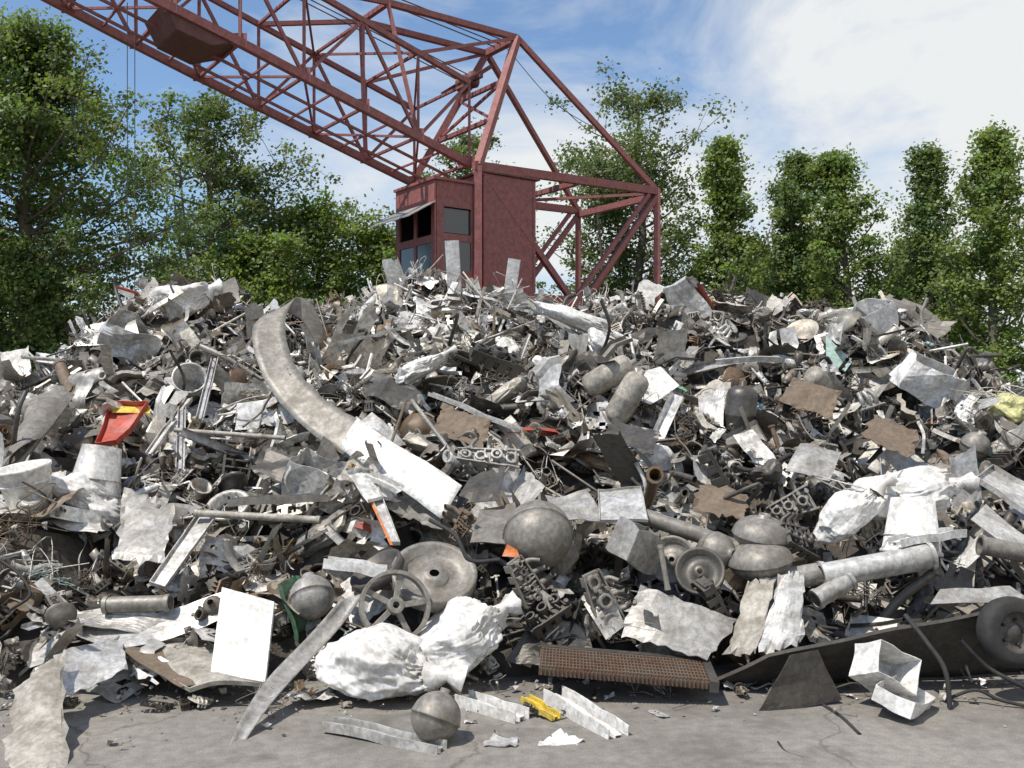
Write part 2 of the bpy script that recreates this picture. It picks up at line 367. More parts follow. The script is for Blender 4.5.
gm,nt,b=newmat('grass'); co=nd(nt,'ShaderNodeTexCoord').outputs['Object']; nt.links.new(mix(nt,noise(nt,co,3,4),(.03,.05,.015,1),(.09,.12,.04,1)),b.inputs['Base Color']); b.inputs['Roughness'].default_value=.9
Geo().add(([(-300,27,.006),(300,27,.006),(300,500,.006),(-300,500,.006)],[(0,1,2,3)])).obj('grass',gm,M=Matrix())
g=Geo()
for i in range(-12,13):
    g.add(box(2.82,.1,1.75),False,0,T((i*3,26,.875))); g.add(box(.16,.18,1.9),False,0,T((i*3+1.5,25.98,.95)))
g.obj('concrete_wall',scrap('wall_concrete',(.27,.25,.22),0,.9,.5,.1),M=Matrix())
# ---------------------------------------------------------------- hero pieces
def panel(name,c,mat,nu=12,nv=12,amp=.02,fr=9,seed=0,bow=0.0,rim=0,solid=.005,smooth=False,rag=0):
    rr=np.random.RandomState(seed); A,B,C,D=[np.array(p,float) for p in c]
    N=np.cross(B-A,D-A); N/=np.linalg.norm(N)
    def fn(u,v): return (A*(1-u)+B*u)*(1-v)+(D*(1-u)+C*u)*v
    V,Fc=grid(nu,nv,fn)
    uv=np.array([(i/(nu-1),j/(nv-1)) for i in range(nu) for j in range(nv)])
    V+=N*(crum(V,amp,fr,rr,4)+bow*(4*uv[:,0]*(1-uv[:,0])))[:,None]
    if rag:
        e=np.minimum.reduce([uv[:,0],uv[:,1],1-uv[:,0],1-uv[:,1]])<.01
        V[e]+=rr.normal(0,rag,(e.sum(),3))
    g=Geo().add((V,Fc),smooth)
    if rim:
        idx=[i*nv for i in range(nu)]+[(nu-1)*nv+j for j in range(1,nv)]+[i*nv+nv-1 for i in range(nu-2,-1,-1)]+[j for j in range(nv-2,0,-1)]
        P=V[idx]; n=len(P); W=np.vstack([P,P+N*rim]); g.add((W,[(k,(k+1)%n,(k+1)%n+n,k+n) for k in range(n)]))
    return g.obj(name,mat,solid=solid)
def ribbon(name,path,wv,mat,amp=.01,seed=0,nw=6,k=7,curl=.0,solid=.006):
    rr=np.random.RandomState(seed); P=catm(path,k); Wv=catm(wv,k); V=[]
    for i in range(len(P)):
        t=P[min(i+1,len(P)-1)]-P[max(i-1,0)]; N=np.cross(t,Wv[i]); N/=np.linalg.norm(N)+1e-9
        for j in range(nw):
            s=j/(nw-1)*2-1; V.append(P[i]+Wv[i]*s*.5+N*curl*(s*s))
    V=np.array(V); V+=(crum(V,amp,8,rr,4))[:,None]*np.array([.5,-.6,.6])
    Fc=[(i*nw+j,(i+1)*nw+j,(i+1)*nw+j+1,i*nw+j+1) for i in range(len(P)-1) for j in range(nw-1)]
    return Geo().add((V,Fc),True).obj(name,mat,solid=solid)
v=lambda *a:np.array(a,float)
ribbon('bent_metal_strip',[S(322,340,9.3),S(306,312,9.3),S(285,306,9.2),S(269,328,8.9),S(278,368,8.5),S(302,402,8.2),S(345,434,7.85),S(385,460,7.6)],
       [v(.04,.15,.12),v(.08,.15,.14),v(.18,.12,.14),v(.27,.05,.04),v(.31,.0,-.02),v(.27,.05,.11),v(.19,.1,.20),v(.14,.1,.24)],M_steel,.02,1,curl=.01)
ribbon('aluminium_strip',[S(348,432,7.75),S(385,458,7.45),S(420,480,7.2),S(452,502,7.0)],[v(.12,.12,.22)]*4,M_white,.012,2,curl=-.01)
panel('aluminium_sheet',[S(345,428,8.0),S(372,412,8.2),S(405,445,8.1),S(372,458,7.8)],M_lgrey,amp=.04,seed=3)
panel('white_metal_panel',[S(211,672,5.55),S(265,682,5.5),S(274,602,5.95),S(222,587,6.0)],M_white,amp=.004,rim=-.03,seed=1,solid=.003)
panel('weathered_sheet',[S(0,785,4.45),S(68,778,4.5),S(64,652,5.35),S(16,690,5.15)],M_conc,amp=.03,seed=4,bow=.03,rag=.01)
panel('weathered_sheet',[S(62,700,5.15),S(128,668,5.5),S(118,636,5.9),S(56,652,5.4)],M_lgrey,amp=.04,fr=5,seed=14,rag=.006)
panel('brown_backed_panel',[S(118,655,5.9),S(205,640,6.0),S(272,690,5.45),S(190,690,5.4)],M_conc,amp=.02,seed=5,bow=-.04,rim=-.025)
panel('brown_panel',[S(122,650,5.75),S(152,640,6.0),S(228,682,5.5),S(180,688,5.42)],M_brown,amp=.01,seed=6)
panel('grey_sheet',[S(10,600,6.1),S(120,605,6.2),S(222,632,5.95),S(90,628,5.9)],M_grey,amp=.04,seed=7,bow=.05)
panel('grey_sheet',[S(60,625,5.95),S(228,588,6.3),S(238,608,6.05),S(110,650,5.75)],M_lgrey,amp=.03,seed=8,bow=.06)
ribbon('curved_metal_blade',[S(352,597,6.05),S(322,636,5.8),S(285,676,5.45),S(255,715,5.1),S(232,752,4.85)],[v(.13,.1,.02),v(.17,.12,.03),v(.16,.12,.02),v(.11,.1,.02),v(.05,.08,.0)],M_grey,.01,9,curl=.02)
panel('crumpled_sheet',[S(725,655,5.9),S(757,655,5.7),S(778,578,6.3),S(748,582,6.3)],M_conc,amp=.04,seed=10,rag=.01)
panel('crumpled_sheet',[S(757,655,5.7),S(802,645,5.8),S(804,572,6.25),S(778,578,6.3)],M_lgrey,amp=.04,seed=11,rag=.01)
panel('scuffed_metal_plate',[S(620,636,5.95),S(706,662,5.75),S(738,622,6.1),S(640,585,6.3)],M_grey,amp=.02,seed=12,bow=.03,rag=.006)
panel('dark_sheet_steel',[S(688,688,5.85),S(1085,668,6.0),S(1085,588,5.72),S(768,652,5.6)],M_belt,nu=30,nv=8,amp=.02,fr=4,seed=13,bow=.02,smooth=True,rim=.02)
panel('rusty_plate',[S(755,715,5.38),S(842,700,5.5),S(818,650,5.5),S(790,655,5.45)],M_belt,amp=.02,seed=15)
panel('white_metal_panel',[S(598,380,9.3),S(650,405,9.2),S(680,385,9.4),S(660,368,9.6)],M_white,amp=.03,seed=16)
panel('aluminium_sheet',[S(975,480,7.6),S(1035,520,7.3),S(1045,498,7.6),S(990,470,7.9)],M_lgrey,amp=.02,seed=17,rim=.04)
panel('aluminium_sheet',[S(970,520,7.0),S(1040,570,6.8),S(1045,550,7.0),S(985,505,7.3)],M_lgrey,amp=.02,seed=18)
panel('teal_panel',[S(826,362,10.3),S(845,372,10.2),S(852,362,10.3),S(826,335,10.6)],M_teal,amp=.01,seed=19)
panel('grey_sheet',[S(560,520,6.9),S(610,520,6.9),S(585,490,7.3),S(545,495,7.3)],M_grey,amp=.04,seed=20)
panel('crumpled_sheet',[S(115,560,6.9),S(165,560,6.8),S(175,505,7.4),S(125,490,7.5)],M_grey,amp=.04,fr=6,seed=21,rag=.01)
panel('crumpled_sheet',[S(290,505,7.5),S(345,500,7.4),S(348,455,7.9),S(300,450,7.9)],M_lgrey,amp=.04,fr=6,seed=22,rag=.01)
panel('crumpled_sheet',[S(385,505,7.2),S(440,530,6.9),S(470,510,7.2),S(420,480,7.5)],M_steel,amp=.06,seed=23,rag=.01)
panel('grey_sheet',[S(150,585,6.5),S(165,590,6.45),S(215,520,7.1),S(200,512,7.2)],M_lgrey,amp=.01,seed=24,rim=.03)
panel('grey_sheet',[S(470,545,6.7),S(520,545,6.7),S(515,500,7.2),S(480,510,7.1)],M_steel,amp=.05,seed=25)
panel('crumpled_sheet',[S(75,350,10.6),S(140,340,10.6),S(135,310,11.1),S(85,325,11.1)],M_lgrey,amp=.06,seed=26)
panel('crumpled_sheet',[S(700,435,8.5),S(722,440,8.4),S(725,385,8.9),S(698,395,8.9)],M_lgrey,amp=.06,seed=27)
panel('crumpled_sheet',[S(455,510,7.1),S(500,500,7.1),S(505,470,7.4),S(470,475,7.4)],M_dark,amp=.06,seed=28)
panel('grey_sheet',[S(600,520,6.8),S(648,520,6.8),S(640,490,7.2),S(598,492,7.2)],M_lgrey,amp=.03,seed=29,rim=.02)
panel('grey_sheet',[S(930,605,6.0),S(1030,598,6.0),S(1010,585,6.2),S(940,590,6.2)],M_grey,amp=.02,seed=30)
panel('crumpled_sheet',[S(785,470,7.8),S(830,480,7.7),S(842,450,8.0),S(800,445,8.1)],M_grey,amp=.05,seed=61)
panel('crumpled_sheet',[S(580,598,6.2),S(606,640,5.95),S(625,625,6.0),S(603,575,6.3)],M_grey,amp=.03,seed=62)
panel('crumpled_sheet',[S(505,660,5.9),S(560,668,5.8),S(590,640,6.0),S(525,630,6.05)],M_dark,amp=.05,seed=63)
panel('grey_sheet',[S(0,470,7.5),S(40,440,8.0),S(75,395,8.8),S(30,400,8.7)],M_steel,amp=.03,seed=64,bow=.05)
for i,c in enumerate(((430,430,8.2),(600,440,7.9),(860,438,8.3),(250,470,7.7),(690,505,7.2),(360,395,9.2),(780,400,9.2))):
    px,py,yy=c; panel('dark_metal_sheet',[S(px,py,yy),S(px+52,py+18,yy-.2),S(px+60,py-6,yy+.1),S(px+14,py-24,yy+.3)],M_dark if i%2 else M_brown,amp=.05,seed=65+i,rag=.01)
# crushed red crate wall with yellow rim
panel('red_plastic_crate',[S(97,448,8.3),S(118,446,8.3),S(150,408,8.7),S(112,405,8.8)],M_red,nu=9,nv=9,amp=.03,fr=7,seed=71,rim=.05)
panel('yellow_plastic_piece',[S(112,412,8.65),S(150,414,8.6),S(150,407,8.7),S(113,405,8.75)],M_yel,nu=9,nv=4,amp=.02,seed=72)
def sack(name,px,py,Y,rx,ry,rz,rot,seed,mat=M_sack):
    rr=np.random.RandomState(seed); V,Fc=ico(6); V0=V.copy(); o=rr.uniform(0,50,3)
    low=np.array([mnoise.noise(Vector(p*1.2+o)) for p in V]); ang=np.arctan2(V[:,2],V[:,1])
    D=rr.normal(size=(46,3)); D/=np.linalg.norm(D,axis=1)[:,None]; h=rr.uniform(.72,1.0,46)
    rad=np.min(np.where(V0@D.T>.05,h/np.maximum(V0@D.T,.05),9),axis=1); rad=np.minimum(rad,1.05)
    warp=np.array([mnoise.noise(Vector(p*2.3+o)) for p in V])
    pl=np.abs(np.sin(ang*6+warp*5))*np.clip(V[:,0]*1.4,0,1)
    W=V0+.18*warp[:,None]
    d=rad*(1+.35*low)-.10*pl+.06*crum(W,1,5,rr,4)+.025*crum(W,1,17,rr,4)
    V=V*d[:,None]; V[:,2]=np.where(V[:,2]<-.5,-.5+(V[:,2]+.5)*.3,V[:,2])
    V*=np.array([rx,ry,rz])*1.1; g=Geo().add((V,Fc),True)
    g.add(sweep([(rx*.85,0,0),(rx*1.15,0,rz*.15),(rx*1.4,.02,rz*.05)],[(rz*.3*math.cos(a)*(1+.3*(k%2)),rz*.3*math.sin(a)*(1+.3*(k%2))) for k,a in enumerate(np.linspace(0,6.28,13)[:-1])],taper=[1.2,.5,1.1]),True)
    return g.obj(name,mat,M=T(S(px,py,Y),rot))
sack('plastic_sack',372,670,5.6,.38,.24,.21,(0,5,-10),31)
sack('plastic_sack',458,640,5.85,.29,.25,.21,(10,-25,20),32)
sack('plastic_sack',905,497,7.4,.40,.3,.2,(0,-8,12),33)
sack('plastic_sack',850,515,7.1,.28,.14,.14,(0,-38,5),34)
sack('plastic_sack',88,497,7.5,.32,.22,.15,(0,28,0),35)
sack('plastic_sack',180,305,11.6,.36,.25,.24,(0,-25,15),36)
sack('plastic_sack',575,320,10.8,.5,.16,.12,(0,22,0),37)
sack('plastic_sack',600,348,10.4,.22,.14,.12,(0,60,0),38)
sack('yellow_plastic_sack',1012,412,9.3,.22,.2,.17,(0,0,0),39,M_ygr)
sack('plastic_sack',985,435,9.0,.3,.15,.14,(0,20,0),40)
sack('plastic_sack',655,460,8.1,.22,.12,.11,(0,50,0),41)
sack('plastic_sack',548,372,9.6,.2,.12,.1,(0,50,0),42)
sack('plastic_sack',420,370,9.6,.28,.2,.1,(0,-30,0),43)
def lat(name,prof,px,py,Y,rot,mat,n=28,sc=1):
    return Geo().add(lathe(prof,n),True).obj(name,mat,M=T(S(px,py,Y),rot,sc))
def ball(R,neck=.25): 
    P=[(R*math.sin(a),-R*math.cos(a)) for a in np.linspace(.02,math.pi*.88,14)]; P.insert(8,(R*1.03,P[7][1]+.008)); P.insert(8,(R*1.03,P[7][1]))
    return P+[(R*neck,R*1.0),(R*neck,R*1.15),(R*neck*.7,R*1.15),(R*neck*.7,R*.9)]
lat('round_float',ball(.125,.2),436,717,4.9,(-20,20,0),M_steel)
lat('round_metal_tank',ball(.225,.2),538,535,6.75,(-60,15,10),M_steel)
lat('round_metal_tank',[(a*1.0,b*.62) for a,b in ball(.19,.2)],762,534,6.8,(10,5,0),M_steel)
lat('round_metal_tank',[(a*1.0,b*.62) for a,b in ball(.205,.2)],760,560,6.7,(5,-8,0),M_steel)
lat('round_metal_tank',ball(.12,.3),975,446,8.6,(20,20,0),M_steel)
lat('round_metal_tank',ball(.13,.3),716,552,6.8,(90,0,40),M_steel)
lat('round_metal_tank',ball(.14,.3),312,597,6.4,(-40,-20,0),M_grey)
drum=[(.03,.035),(.07,.035),(.085,.0),(.2,.0),(.225,.05),(.25,.055),(.262,.05),(.262,-.03),(.24,-.05),(.06,-.05)]
lat('brake_drum',drum,434,577,6.3,(34,8,0),M_steel,36,1.03)
cyl=[(.001,-.31),(.08,-.30),(.13,-.26),(.145,-.2),(.148,-.01),(.152,0),(.148,.01),(.145,.2),(.13,.26),(.08,.3),(.03,.31),(.03,.36),(.001,.36)]
lat('gas_cylinder',cyl,608,376,9.3,(60,20,60),M_conc,24,.8)
lat('gas_cylinder',cyl,627,398,9.1,(25,20,30),M_conc,24,.8)
lat('gas_cylinder',[(a*1.0,b*.9) for a,b in cyl],740,415,8.7,(5,5,0),M_dark,24,.9)
lat('gas_cylinder',cyl,90,382,10.0,(80,0,70),M_grey,24,.8)
bk=[(.001,-.15),(.12,-.15),(.16,.14),(.172,.15),(.172,.17),(.156,.165),(.115,-.14),(.001,-.14)]
def bucket(px,py,Y,rot,sc,mat):
    g=Geo().add(lathe(bk,24),True)
    g.add(lathe([(.148,.06),(.158,.065),(.15,.07)],24),True)
    a=np.linspace(0,math.pi,10); g.add(sweep(np.stack([.17*np.cos(a),.17*np.sin(a)*.5,.15-.17*np.sin(a)*.8],1),circ(.004,5)),True)
    g.obj('bucket',mat,M=T(S(px,py,Y),rot,sc))
bucket(28,492,7.2,(10,-8,0),1.1,M_white); bucket(98,470,7.6,(170,6,0),1.15,M_lgrey); bucket(912,525,6.9,(172,5,0),1.15,M_white); bucket(190,385,9.4,(60,30,0),.9,M_lgrey)
g=Geo(); a=np.linspace(0,2*math.pi,33)
g.add(sweep(np.stack([.2*np.cos(a),.2*np.sin(a),a*0],1),[(-.012,-.03),(.012,-.03),(.012,.03),(-.012,.03)]),False)
g.add(lathe([(.02,-.04),(.05,-.04),(.05,.04),(.02,.04),(.02,-.04)],16),True)
for k in range(5):
    t=k*2*math.pi/5+.3; g.add(bar((.045*math.cos(t),.045*math.sin(t),0),(.195*math.cos(t),.195*math.sin(t),0),.035,.014))
g.obj('spoked_pulley_wheel',M_steel,M=T(S(395,606,5.82),(68,12,15)),bevel=.003)
g=Geo().add(lathe([(.145,-.07),(.2,-.08),(.24,-.06),(.25,0),(.24,.06),(.2,.08),(.145,.07)],32),True,0)
g.add(lathe([(.145,.07),(.135,.02),(.07,.0),(.05,.03),(.001,.03)],32),True,1).add(lathe([(.145,-.07),(.135,.0)],32),True,1)
for k in range(5): 
    t=k*1.2566; g.add(lathe([(.012,0),(.012,.012),(.001,.014)],8),True,0,T((.09*math.cos(t),.09*math.sin(t),.012)))
g.obj('car_wheel',[M_rub,M_dark],M=T(S(1012,632,5.56),(80,0,10),.8))
lat('pulley_disc',drum,672,560,6.8,(70,10,-20),M_steel,30,.6); lat('pulley_disc',drum,700,572,6.5,(60,-20,0),M_dark,30,.6); lat('brake_drum',drum,378,572,6.4,(20,-30,0),M_dark,30,.7)
def pipe(name,a,b,R,mat,th=.85):
    P=np.array([a+(b-a)*t for t in np.linspace(0,1,5)])
    g=Geo().add(sweep(P,circ(R,20)),True).add(sweep(P,circ(R*th,20)),True)
    for e,d in ((P[0],P[1]-P[0]),(P[-1],P[-2]-P[-1])):
        d=d/np.linalg.norm(d); g.add(sweep([e-d*.002,e+d*.025],circ(R*1.12,20)),True)
        c=np.array(sweep([e-d*.003,e-d*.0031],circ(R*1.12,20))[0][:20]); ci=np.array(sweep([e-d*.003,e-d*.0031],circ(R*th,20))[0][:20])
        g.add((np.vstack([c,ci]),[(k,(k+1)%20,(k+1)%20+20,k+20) for k in range(20)]))
    g.obj(name,mat)
pipe('metal_pipe',S(822,576,6.5),S(932,556,6.5),.08,M_lgrey)
pipe('metal_pipe',S(760,583,6.6),S(822,573,6.7),.07,M_grey)
pipe('metal_pipe',S(640,515,7.0),S(738,548,6.8),.055,M_steel)
pipe('metal_pipe',S(815,600,6.2),S(850,580,6.4),.06,M_grey)
pipe('metal_pipe',S(980,545,6.7),S(1060,560,6.6),.06,M_steel)
pipe('metal_pipe',S(105,605,6.1),S(170,603,6.05),.05,M_steel)
pipe('metal_pipe',S(60,365,10.2),S(76,405,9.8),.06,M_brown)
pipe('metal_rod',S(22,357,10.2),S(78,362,10.6),.018,M_lgrey)
pipe('metal_rod',S(925,352,11.4),S(968,344,11.2),.015,M_lgrey)
pipe('metal_rod',S(0,486,7.4),S(70,400,9.1),.022,M_steel)
pipe('metal_rod',S(175,430,8.2),S(285,438,8.1),.018,M_conc)
pipe('metal_rod',S(195,513,7.1),S(320,520,7.0),.025,M_conc)
pipe('metal_rod',S(660,545,6.4),S(668,590,6.2),.018,M_steel)
pipe('metal_rod',S(630,335,10.0),S(640,390,9.5),.015,M_lgrey)
g=Geo(); g.add(box(.95,.34,.04)); 
for k in range(48): g.add(box(.006,.335,.012),False,0,T((-.46+k*.0196,0,.024)))
for k in range(7): g.add(box(.94,.012,.014),False,0,T((0,-.15+k*.05,.025)))
for k in range(40): g.add(box(.008,.012,.035),False,0,T((-.46+k*.0236,-.175,0)))
g.add(box(.96,.05,.06),False,1,T((0,.2,0))).add(box(.05,.38,.062),False,1,T((.5,0,0)))
g.obj('car_radiator',[M_rad,M_dark],M=T(S(622,668,5.65),(4,4,-3),1.0))
def block(name,px,py,Y,rot,L,W,H,n,mat,sc=1):
    rr=np.random.RandomState(px); g=Geo().add(box(L,W*.9,H*.3))
    for k in range(n): g.add(box(L/n*.22,W*rr.uniform(.7,1.04),H*rr.uniform(.5,1.0)),False,0,T((-L/2+L/n*(k+.5),0,.01),(0,0,rr.uniform(-8,8))))
    for s in(-1,1):
        for k in range(4):
            g.add(box(L*.16,.012,H*rr.uniform(.6,1)),False,0,T((-L/2+L*(k+.5)/4,s*W*.53,0)))
        g.add(box(L*1.03,.014,H*.25),False,0,T((0,s*W*.53,H*.3)))
    for k in range(n//2): g.add(ring(L/n*.8,L/n*.5,H*rr.uniform(.5,.85)),True,0,T((-L/2+2*L/n*(k+.5),rr.uniform(-.01,.01),0)))
    for k in range(3): g.add(sweep(catm([[(k-1)*L*.28,W*.5,0],[(k-1)*L*.28,W*.5+.06,.01],[(k-1)*L*.2,W*.5+.09,.07]],3),circ(.018,9)),True)
    for k in range(5): g.add(lathe([(.01,0),(.01,.04),(.016,.04),(.016,.055),(.001,.056)],6),False,0,T((rr.uniform(-L/2,L/2),rr.uniform(-W/2,W/2),H*.2)))
    V=g.verts(); V[:,1]*=1+.5*V[:,0]/L; V[:,2]+=.02*np.sin(V[:,0]*9); g.v=[V]
    g.obj(name,mat,M=T(S(px,py,Y),rot,sc),bevel=.002)
block('engine_cylinder_head',523,580,6.2,(70,65,20),.28,.14,.08,10,M_steel)
block('engine_cylinder_head',488,458,7.8,(50,8,5),.46,.12,.08,8,M_grey)
block('engine_block',718,470,7.7,(40,60,20),.4,.2,.12,8,M_dark)
block('engine_block',600,600,6.15,(80,70,10),.36,.14,.1,6,M_steel)
block('engine_block',545,615,6.1,(20,-30,20),.28,.18,.1,6,M_dark)
block('engine_cylinder_head',795,540,6.8,(60,20,50),.35,.16,.1,8,M_dark)
block('engine_cylinder_head',710,600,6.3,(30,60,50),.3,.16,.1,8,M_dark)
block('louvred_grille',462,527,6.9,(60,-55,0),.22,.09,.03,10,M_brown)
block('engine_block',495,360,9.6,(30,20,20),.5,.2,.16,6,M_dark)
block('engine_cylinder_head',790,508,7.4,(60,-20,10),.33,.14,.12,7,M_steel)
def prof(name,a,b,w,h,mat):
    P=np.array([a+(b-a)*t for t in np.linspace(0,1,6)])
    P[:,2]+=np.random.RandomState(int(w*999)).normal(0,.004,6)
    Geo().add(sweep(P,[(-w,h),(-w,0),(-w*.3,0),(-w*.3,h*.5),(w*.3,h*.5),(w*.3,0),(w,0),(w,h)],closed=False)).obj(name,mat,solid=.006)
prof('aluminium_profile',S(328,728,5.05),S(442,752,4.75),.045,.05,M_lgrey)
prof('aluminium_profile',S(462,703,5.5),S(522,724,5.2),.055,.07,M_white)
prof('aluminium_profile',S(553,700,5.5),S(618,742,4.95),.06,.08,M_white)
prof('aluminium_profile',S(325,566,6.3),S(385,576,6.2),.05,.06,M_white)
prof('aluminium_profile',S(230,505,7.3),S(330,500,7.3),.06,.05,M_steel)
prof('aluminium_profile',S(895,545,6.6),S(960,535,6.8),.06,.05,M_white)
prof('yellow_plastic_strip',S(525,700,5.4),S(556,720,5.2),.03,.03,M_yel)
panel('white_plastic_scrap',[S(540,745,4.83),S(575,748,4.8),S(585,737,4.9),S(555,733,4.95)],M_sack,amp=.03,seed=44,nu=8,nv=8,rag=.01)
panel('white_plastic_scrap',[S(484,745,4.82),S(516,747,4.81),S(518,738,4.92),S(492,736,4.93)],M_lgrey,amp=.02,seed=45,nu=6,nv=6,rag=.008)
panel('orange_plastic_piece',[S(502,556,6.3),S(520,558,6.25),S(517,550,6.4),S(507,544,6.4)],M_org,nu=5,nv=5,amp=.01,seed=46)
panel('orange_painted_strip',[S(392,545,6.7),S(400,545,6.7),S(374,478,7.4),S(362,480,7.4)],M_lgrey,nu=8,nv=4,amp=.01,seed=47,rim=.03)
panel('orange_plastic_piece',[S(390,545,6.65),S(393,545,6.65),S(364,480,7.34),S(361,482,7.34)],M_org,nu=8,nv=4,amp=.01,seed=47)
def crbox(name,px,py,Y,rot,sx,sy,sz,mat,seed,amp=.05):
    rr=np.random.RandomState(seed); g=Geo(); n=8
    for (o,a,b) in (((-1,-1,-1),(2,0,0),(0,2,0)),((-1,-1,-1),(2,0,0),(0,0,2)),((-1,1,-1),(2,0,0),(0,0,2)),((-1,-1,-1),(0,2,0),(0,0,2)),((1,-1,-1),(0,2,0),(0,0,2))):
        o,a,b=[np.array(q,float) for q in(o,a,b)]
        g.add(grid(n,n,lambda u,v_:o+a*u+b*v_))
    V=g.verts()*np.array([sx,sy,sz])/2; D=np.stack([crum(V,amp,7,rr,4) for _ in range(3)],1); V=V+D; g.v=[V]
    g.obj(name,mat,M=T(S(px,py,Y),rot),solid=.004)
crbox('crushed_white_casing',866,328,11.3,(10,-25,25),.55,.35,.42,M_white,51,.05)
crbox('crushed_white_casing',885,668,5.45,(70,30,20),.3,.2,.2,M_white,52,.04)
crbox('crushed_white_casing',905,696,5.35,(20,10,50),.38,.22,.08,M_white,53,.04)
crbox('crushed_metal_casing',130,345,10.8,(20,30,20),.6,.4,.4,M_lgrey,54,.12)
crbox('crushed_metal_casing',930,380,9.7,(30,20,0),.5,.3,.3,M_white,55,.08)
crbox('crushed_metal_casing',320,485,7.6,(20,20,0),.4,.3,.3,M_lgrey,56,.08)
crbox('crushed_metal_casing',555,385,9.4,(20,60,0),.4,.3,.3,M_lgrey,57,.12)
crbox('crushed_metal_casing',690,302,12.2,(20,60,0),.5,.3,.3,M_lgrey,58,.1)
crbox('crushed_metal_casing',640,545,6.7,(30,10,40),.3,.2,.2,M_grey,59,.06)
for px,py,w,h,rt in ((453,268,.16,.66,-4),(511,282,.14,.56,7)):
    p=S(px,py,12.3); Geo().add(box(w,.025,h)).add(box(.02,.07,h),False,0,T((w/2,.03,0))).obj('white_board',M_white,M=T(p,(6,rt,10)))
for a,b in (((470,300,11.8),(560,318,11.3)),((480,293,12),(572,325,11.2)),((520,300,11.6),(600,350,10.6)),((340,345,10.4),(400,330,10.8)),((430,395,9.2),(520,432,8.6)),((150,455,8.4),(190,400,9.0)),((180,470,7.8),(182,410,8.6)),((200,420,8.6),(215,360,9.6))):
    prof('aluminium_profile',S(*a),S(*b),.03,.03,M_lgrey)
def cable(pts,R=.012): Geo().add(sweep(catm(pts,8),circ(R,8)),True).obj('rubber_cable',M_rub)
cable([S(905,615,5.7),S(925,640,5.55),S(945,670,5.45),S(950,708,5.4)],.014)
cable([S(960,640,5.5),S(985,665,5.5),S(1010,680,5.45),S(1040,695,5.45)],.012)
cable([S(945,700,5.55),S(975,690,5.5),S(1000,700,5.45),S(1035,708,5.4)],.01)
cable([S(778,742,4.88),S(786,752,4.76),S(804,758,4.68)],.006)
cable([S(815,700,5.55),S(840,716,5.28),S(860,735,4.99)],.01)
cable([S(0,560,6.2),S(20,575,6.1),S(30,595,6.0),S(10,610,5.95)],.01)
cable([S(720,440,8.4),S(735,465,8.0),S(760,470,7.9),S(790,455,8.1)],.02)
cable([S(430,520,6.9),S(455,535,6.7),S(470,560,6.5),S(500,560,6.5)],.014)
# ---------------------------------------------------------------- crane
crane=bpy.data.objects.new('lattice_scrapyard_crane',None); scene.collection.objects.link(crane)
O=np.array([-.64,18.5,0]); U=np.array([.815,.58,0]); Wd=np.array([-.58,.815,0])
def C(s,w,z): return O+s*U+w*Wd+np.array([0,0,z])
def cg(name,items,mat=M_cran):
    g=Geo()
    for it in items: g.add(bar(*it))
    return g.obj(name,mat,parent=crane)
WB=2.68; zt=6.1; zb=3.68; L=[]
sB=4.62
for w in(0,WB):
    L+=[(C(-.1,w,zt),C(sB,w,zt+.1),.12,.16),(C(sB,w,zb-.1),C(sB,w,zt+.15),.13),(C(-.9,w,zb),C(sB+.05,w,zb),.16,.2)]
    L+=[(C(0,w,zt),C(2.3,w,zb),.11),(C(sB,w,zt),C(2.55,w,zb),.10),(C(sB-.25,w,zt),C(2.3,w,zb),.08),(C(0,w,zb),C(0,w,zt),.15)]
L+=[(C(2.4,WB,zt),C(2.4,WB,zb),.06)]
L+=[(C(sB,0,zt),C(sB,WB,zt),.13),(C(sB,0,zb),C(sB,WB,zb),.13),(C(sB,0,zt),C(sB,WB,zb),.07),(C(2.4,0,zt),C(2.4,WB,zt),.1),(C(sB,0,zt+.05),C(2.4,WB,zt+.05),.06)]
cg('rear_frame',L)
ap=[C(1.48,.8,9.07),C(1.48,1.9,9.07)]; L=[(ap[0],ap[1],.14)]
for i,(w,wa) in enumerate(((.0,.8),(WB,1.9))):
    L+=[(C(0,w,zt),ap[i],.14),(ap[i],C(sB,w,zt+.1),.10)]
    fw=C(-1.48,wa,9.09); L+=[(ap[i],fw,.11)]
def lerp(a,b,t): return a+(b-a)*t
a0,a1=C(0,0,zt),C(0,WB,zt)
for t in (.35,.65): L.append((lerp(a0,ap[0],t),lerp(a1,ap[1],t),.08))
L.append((lerp(a0,ap[0],.35),lerp(a1,ap[1],.65),.05)); L.append((lerp(a1,ap[1],.35),lerp(a0,ap[0],.65),.05))
cg('a_frame',L)
g=Geo()
for k in range(3): g.add(lathe([(.03,-.03),(.17,-.03),(.14,0),(.17,.03),(.03,.03)],16),True,0,Matrix.Translation(Vector(C(.55,1.0+k*.22,8.1)))@Matrix.Rotation(math.radians(90),4,Vector((.58,.815,0)).normalized()))
g.add(bar(C(.55,.7,8.1),C(.55,1.8,8.1),.07)); g.add(bar(C(.2,.9,7.9),C(.9,.9,8.4),.08)); g.add(bar(C(.2,1.6,7.9),C(.9,1.6,8.4),.08)); g.obj('rope_sheaves',M_cran2,parent=crane)
wn,wf=.3,2.4; k_=.305; LB=[]; N=13; step=1.12
def bp(t,w,top):
    dep=1.55 if t<9 else 1.55*(1-(t-9)/6.5)
    wc=1.35; ww=(w-wc)*(1 if t<5 else 1-(t-5)/14)
    return C(-t,wc+ww,6.2+k_*t+(dep if top else 0)+(0.0))
